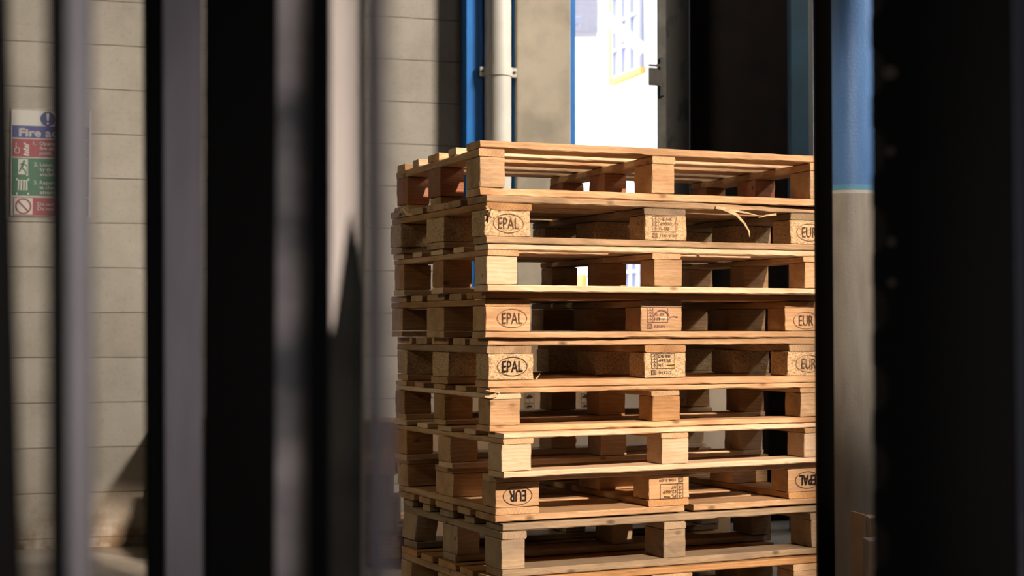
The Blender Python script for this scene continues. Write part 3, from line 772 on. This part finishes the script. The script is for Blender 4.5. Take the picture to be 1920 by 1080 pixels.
for li, (a, b) in enumerate(lev):
    for ci, (p0, p1) in enumerate(cols):
        if li == 4 and ci not in (1,): continue
        if li == 3 and ci in (0,): continue
        pr_ = None; extra = 'plain brown'; mat = 'card'
        if li == 3 and ci == 1: pr_ = umbrella(.76, .52, .52); extra = 'brown umbrella-marked'
        if li == 3 and ci == 2: pr_ = umbrella(.77, .53, .52); extra = 'brown umbrella-marked'
        if li == 2 and ci == 2: pr_ = redprint; extra = 'pale red-printed'; mat = 'card_pale'
        if ci == 4 and li in (2, 3): mat = 'card_pale'; extra = 'pale plain'
        if ci == 3 and li == 3: mat = 'card_pale'; extra = 'pale plain'
        carton('%s carton in the %s pile behind the stack, %s layer' % (extra, place[ci], words[li]), p0, p1, a, b, YC + .01 + .004 * ((ci * 7 + li * 3) % 5), .36, mat, prints=pr_)

# ---------------------------------------------------------------- outside the door
XA = Vector((.922, 14.0)); XD = Vector((.31, -.9507)).normalized()          # a white facade running away from right to left
def xrun(px):
    k = (px - 960) / F
    return (k * XA.y - XA.x) / (XD.x - k * XD.y)
def xz(px, py): return CAMZ + (XA + XD * xrun(px)).y * (HOR - py) / F
ext = thing('white_building', 'white rendered building seen through the bright doorway', 'building', (XA.x, XA.y, 0), math.atan2(XD.y, XD.x))
box('facade', -6, 4.6, 0.0, .3, 0, 7, M['ext_wall'], ext)
def xwin(px0, px1, py0, py1, nx, nz, skip_top=False, bar='ext_blue'):
    a, b = xrun(px0), xrun(px1); z0 = xz(px0, py1); z1 = xz(px0, py0)
    f = box('window_frame', a - .08, b + .05, -.05, -.002, z0 - .05, z0 - .001, M['ext_yellow'], ext)
    box('window_reveal', a - .075, a - .001, -.05, -.002, z0, z1, M['ext_yellow'], ext)
    pn = box('window_pane', a, b, -.012, -.004, z0, z1, M['ext_glass'], ext)
    bm = bmesh.new()
    for i in range(nx + 1):
        u = a + (b - a) * i / nx; bm_box(bm, u - .014, u + .014, -.045, -.013, z0, z1)
    for j in range(nz + 1):
        q = z0 + (z1 - z0) * j / nz; bm_box(bm, a, b, -.043, -.013, q - .014, q + .014)
    link('glazing_bars', bm_mesh(bm), M[bar], pn)
xwin(1157, 1207, -160, 146, 3, 6)
xwin(1166, 1206, 478, 545, 3, 2)
bm = bmesh.new()
p = Vector((xrun(1172), -.55, xz(1172, -30))); q = Vector((xrun(1226), -.10, xz(1226, 92)))
bm_cyl(bm, p, q, .05, 16); o = link('diagonal_brace', bm_mesh(bm), M['ext_wall'], ext); smooth_sides(o)
bm = bmesh.new()
bm_box(bm, xrun(1086), xrun(1100), -.05, -.002, 0, 1.53, .004); link('yellow_plinth', bm_mesh(bm), M['ext_yellow'], ext)
# lilac box canopy and floodlight
YB = 12.2
cn = thing('lilac_canopy', 'lilac box canopy hanging high outside the doorway', 'canopy', (xat(1060, YB), YB, zat(58, YB)), 0)
box('canopy_box', -1.3, xat(1122, YB) - xat(1060, YB), 0, .22, 0, 1.0, M['ext_lilac'], cn, .005)
box('canopy_leg', -1.2, -1.1, .06, .16, -zat(58, YB), -.001, M['ext_blue'], cn)
YF = 11.2
fl = thing('blue_floodlight', 'small blue floodlight below the lilac canopy', 'lamp', (xat(1071, YF), YF, zat(50, YF)), 0)
bm = bmesh.new(); bm_box(bm, -.10, xat(1090, YF) - xat(1071, YF), 0, .12, .03, .085, .006); link('lamp_housing', bm_mesh(bm), M['ext_blue'], fl)
bm = bmesh.new(); bm_box(bm, -.10, .03, .01, .10, -.02, .028, .004); link('lamp_bracket', bm_mesh(bm), M['navy'], fl)
box('lamp_arm', -.16, -.101, .02, YB - YF - .002, -.01, .03, M['navy'], fl)

# ---------------------------------------------------------------- rack uprights close to the camera
def post(name, label, d, y=0.0):
    return thing(name, label, 'post', (0, d, 0), 0)
def fg_box(name, root, px0, px1, d, thick, mat, lean=0.0, z1=2.6, bev=.002, back=0.0):
    """upright member between two photo columns at its own distance; lean is its tilt in degrees"""
    x0, x1 = xat(px0, d), xat(px1, d); xc = (x0 + x1) / 2
    bm = bmesh.new(); bm_box(bm, x0 - xc, x1 - xc, 0, thick, -CAMZ, z1 - CAMZ, bev)
    o = link(name, bm_mesh(bm), M[mat], root, (xc - root.location.x, d - root.location.y + back, CAMZ), (0, R(-lean), 0))
    return o
def upright(label, d, xpx, parts, name='rack_upright', cat='rack post'):
    r = thing(name, label, cat, (xat(xpx, d), d, 0), 0)
    for nm, a, b, dd, th, mat, lean in parts: fg_box(nm, r, a, b, dd, th, mat, lean)
    return r
upright('black post at the far left, nearest the fire notice', .85, 0, [('post', -90, 30, .85, .004, 'black', 1.85)], 'steel_post', 'post')
upright('blurred grey post with black edge over the right half of the fire notice', .80, 140,
        [('flange', 86, 119, .80, .045, 'black', .6), ('web', 119.6, 175, .803, .004, 'grey_post', .6)])
upright('grey-faced post with broad black sides, left of centre', 1.6, 340,
        [('flange', 270, 303, 1.60, .07, 'black', .6), ('web', 303.8, 381, 1.605, .004, 'lilac', .3), ('side_plate', 382, 520, 1.61, .06, 'black', .2)])
# round tube in random patches of paler and darker grey, between black members
tb = thing('patchy_tube', 'dim patchy grey tube between two black members', 'post', (xat(549, 1.25), 1.25, 0))
bm = bmesh.new(); bm_cyl(bm, (0, 0, 0), (0, 0, 2.6), (xat(580, 1.25) - xat(518, 1.25)) / 2, 32)
o = link('tube', bm_mesh(bm), M['patchy_post'], tb); smooth_sides(o)
upright('blue-black post just left of the cream post', 1.27, 600, [('post', 578, 620, 1.27, .008, 'navy', .2)], 'steel_post', 'post')
cp = thing('cream_post', 'cream-painted narrow post with shade added as a dark sheet on its lower part', 'post', (xat(645, 1.18), 1.18, 0))
fg_box('post', cp, 621, 671, 1.18, .03, 'cream_post', .2)
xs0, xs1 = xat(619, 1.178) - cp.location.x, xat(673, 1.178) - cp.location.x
bm = bmesh.new(); zz = [zat(q, 1.176) for q in (640, 600, 545, 470, 400)]          # pointed top imitates the shade fading upward
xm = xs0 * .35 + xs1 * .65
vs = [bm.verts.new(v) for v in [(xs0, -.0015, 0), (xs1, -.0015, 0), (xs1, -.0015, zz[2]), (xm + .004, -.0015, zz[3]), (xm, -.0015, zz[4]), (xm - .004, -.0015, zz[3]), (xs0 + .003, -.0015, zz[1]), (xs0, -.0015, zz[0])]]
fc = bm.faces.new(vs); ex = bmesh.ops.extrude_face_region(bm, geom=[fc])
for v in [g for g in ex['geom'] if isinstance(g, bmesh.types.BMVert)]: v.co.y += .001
link('shade_sheet', bm_mesh(bm), M['shade'], cp)  # thin dark sheet added in place of shade on the post
upright('grey rack post immediately left of the pallet stack', .52, 710,
        [('flange', 672, 694, .52, .03, 'black', .3), ('web', 694.8, 731, .523, .003, 'lilac', .3)])
upright('thin black post in front of the stack right end', 3.2, 1548, [('post', 1532.5, 1563, 3.2, .03, 'black', .1)], 'steel_post', 'post')
# perforated upright at right: notched front edge, brown discs imitating dim light through its holes
DR = 1.5
ru = thing('rack_upright', 'broad black perforated post with scalloped edge right of the round column', 'rack post', (xat(1770, DR), DR, 0))
pitch = .0752; x_l, x_r = xat(1636, DR) - ru.location.x, xat(1906, DR) - ru.location.x
zn0 = zat(134, DR)
prof = [(x_r, 0.0), (x_r, 2.6)]
k = int((2.6 - zn0) / pitch); z = zn0 + k * pitch; pts = []
while z > .03:
    if z < 2.57:
        for i in range(9):
            a = R(90 + 180 * i / 8)
            pts.append((x_l - .015 * math.cos(a), z + .022 * math.sin(a)))
    z -= pitch
prof += [(x_l, 2.6)] + pts + [(x_l, 0.0)]
bm = bmesh.new()
vs = [bm.verts.new((x, 0, z)) for x, z in prof]
fc = bm.faces.new(vs); ex = bmesh.ops.extrude_face_region(bm, geom=[fc])
for v in [g for g in ex['geom'] if isinstance(g, bmesh.types.BMVert)]: v.co.y += .004
link('front_web', bm_mesh(bm), M['black'], ru)
box('side_flange', x_l + .016, x_l + .02, .0045, .07, 0, 2.6, M['black'], ru)
box('side_flange', x_r - .004, x_r, .0045, .07, 0, 2.6, M['black'], ru)
for py in (135, 283, 453, 530):
    bm = bmesh.new(); rr = .0062 if py == 135 else .004
    bm_cyl(bm, (xat(1672, DR) - ru.location.x, -.002, zat(py, DR)), (xat(1672, DR) - ru.location.x, -.0002, zat(py, DR)), rr, 20)
    link('hole_light_disc', bm_mesh(bm), M['steel'], ru)  # brown steel colour stands in for dim light through the hole
upright('dim grey post at the extreme right edge', 1.3, 1930, [('web', 1907, 1990, 1.3, .004, 'navy', .2)])

# ---------------------------------------------------------------- light
w = bpy.data.worlds.new('sky'); bpy.context.scene.world = w; w.use_nodes = True
bg = w.node_tree.nodes['Background']
bg.inputs['Color'].default_value = (0.90, 0.95, 1.0, 1); bg.inputs['Strength'].default_value = 5.0
sd = bpy.data.lights.new('sun', 'SUN'); sd.energy = 6.3; sd.angle = R(1.2); sd.color = (1.0, 0.815, 0.645)
so = bpy.data.objects.new('sun', sd); C.objects.link(so)
svec = Vector((math.sin(SUN_AZ) * math.cos(SUN_EL), -math.cos(SUN_AZ) * math.cos(SUN_EL), math.sin(SUN_EL)))
so.rotation_euler = svec.to_track_quat('Z', 'Y').to_euler(); so.location = (8, -8, 6)
def area(name, loc, target, sx, sy, power, col):
    d = bpy.data.lights.new(name, 'AREA'); d.shape = 'RECTANGLE'; d.size = sx; d.size_y = sy; d.energy = power; d.color = col
    o = bpy.data.objects.new(name, d); C.objects.link(o); o.location = loc
    o.rotation_euler = (Vector(loc) - Vector(target)).to_track_quat('Z', 'Y').to_euler()
    return o
area('wall_fill', (7.5, 4.5, 6.5), (-2.3, 7.8, 1.6), 1.4, 1.4, 66, (1.0, .93, .83)).data.spread = R(34)  # added fill to brighten the back wall, no fitting there
area('post_fill', (-2.0, -1.2, 1.5), (-.06, 1.03, 1.05), .25, .25, 2.8, (1.0, .93, .95)).data.spread = R(29)  # unseen lamp added to lift the grey and cream posts

area('side_fill', (-4.6, 2.3, 3.6), (-.2, 5.0, .8), .6, .6, 4.5, (1.0, .84, .55)).data.spread = R(60)  # weak unseen fill added for the left sides of the stack
sp = bpy.data.lights.new('column_fill', 'SPOT'); sp.energy = 1150; sp.spot_size = R(11.5); sp.spot_blend = .6; sp.shadow_soft_size = .12; sp.color = (1, .90, .80)  # narrow unseen beam added to brighten the round column
spo = bpy.data.objects.new('column_fill', sp); C.objects.link(spo); spo.location = (2.3, -2.6, 4.6)
spo.rotation_euler = (Vector(spo.location) - Vector((1.64, 5.9, 1.4))).to_track_quat('Z', 'Y').to_euler()

# ---------------------------------------------------------------- camera
cd = bpy.data.cameras.new('camera'); cd.sensor_width = 36; cd.lens = F / 1920 * 36
cam = bpy.data.objects.new('camera', cd); C.objects.link(cam)
cam.location = (0, 0, CAMZ); cam.rotation_euler = (R(90 + 1.43), 0, 0)
cd.dof.use_dof = True; cd.dof.focus_distance = 4.85; cd.dof.aperture_fstop = 4.3; cd.clip_start = .05
sc = bpy.context.scene; sc.camera = cam
sc.view_settings.view_transform = 'Standard'; sc.view_settings.look = 'None'; sc.view_settings.gamma = 1.0
sc.view_settings.exposure = 0.0; sc.view_settings.use_curve_mapping = False
sc.cycles.use_denoising = True
sc.cycles.max_bounces = 6; sc.cycles.diffuse_bounces = 2
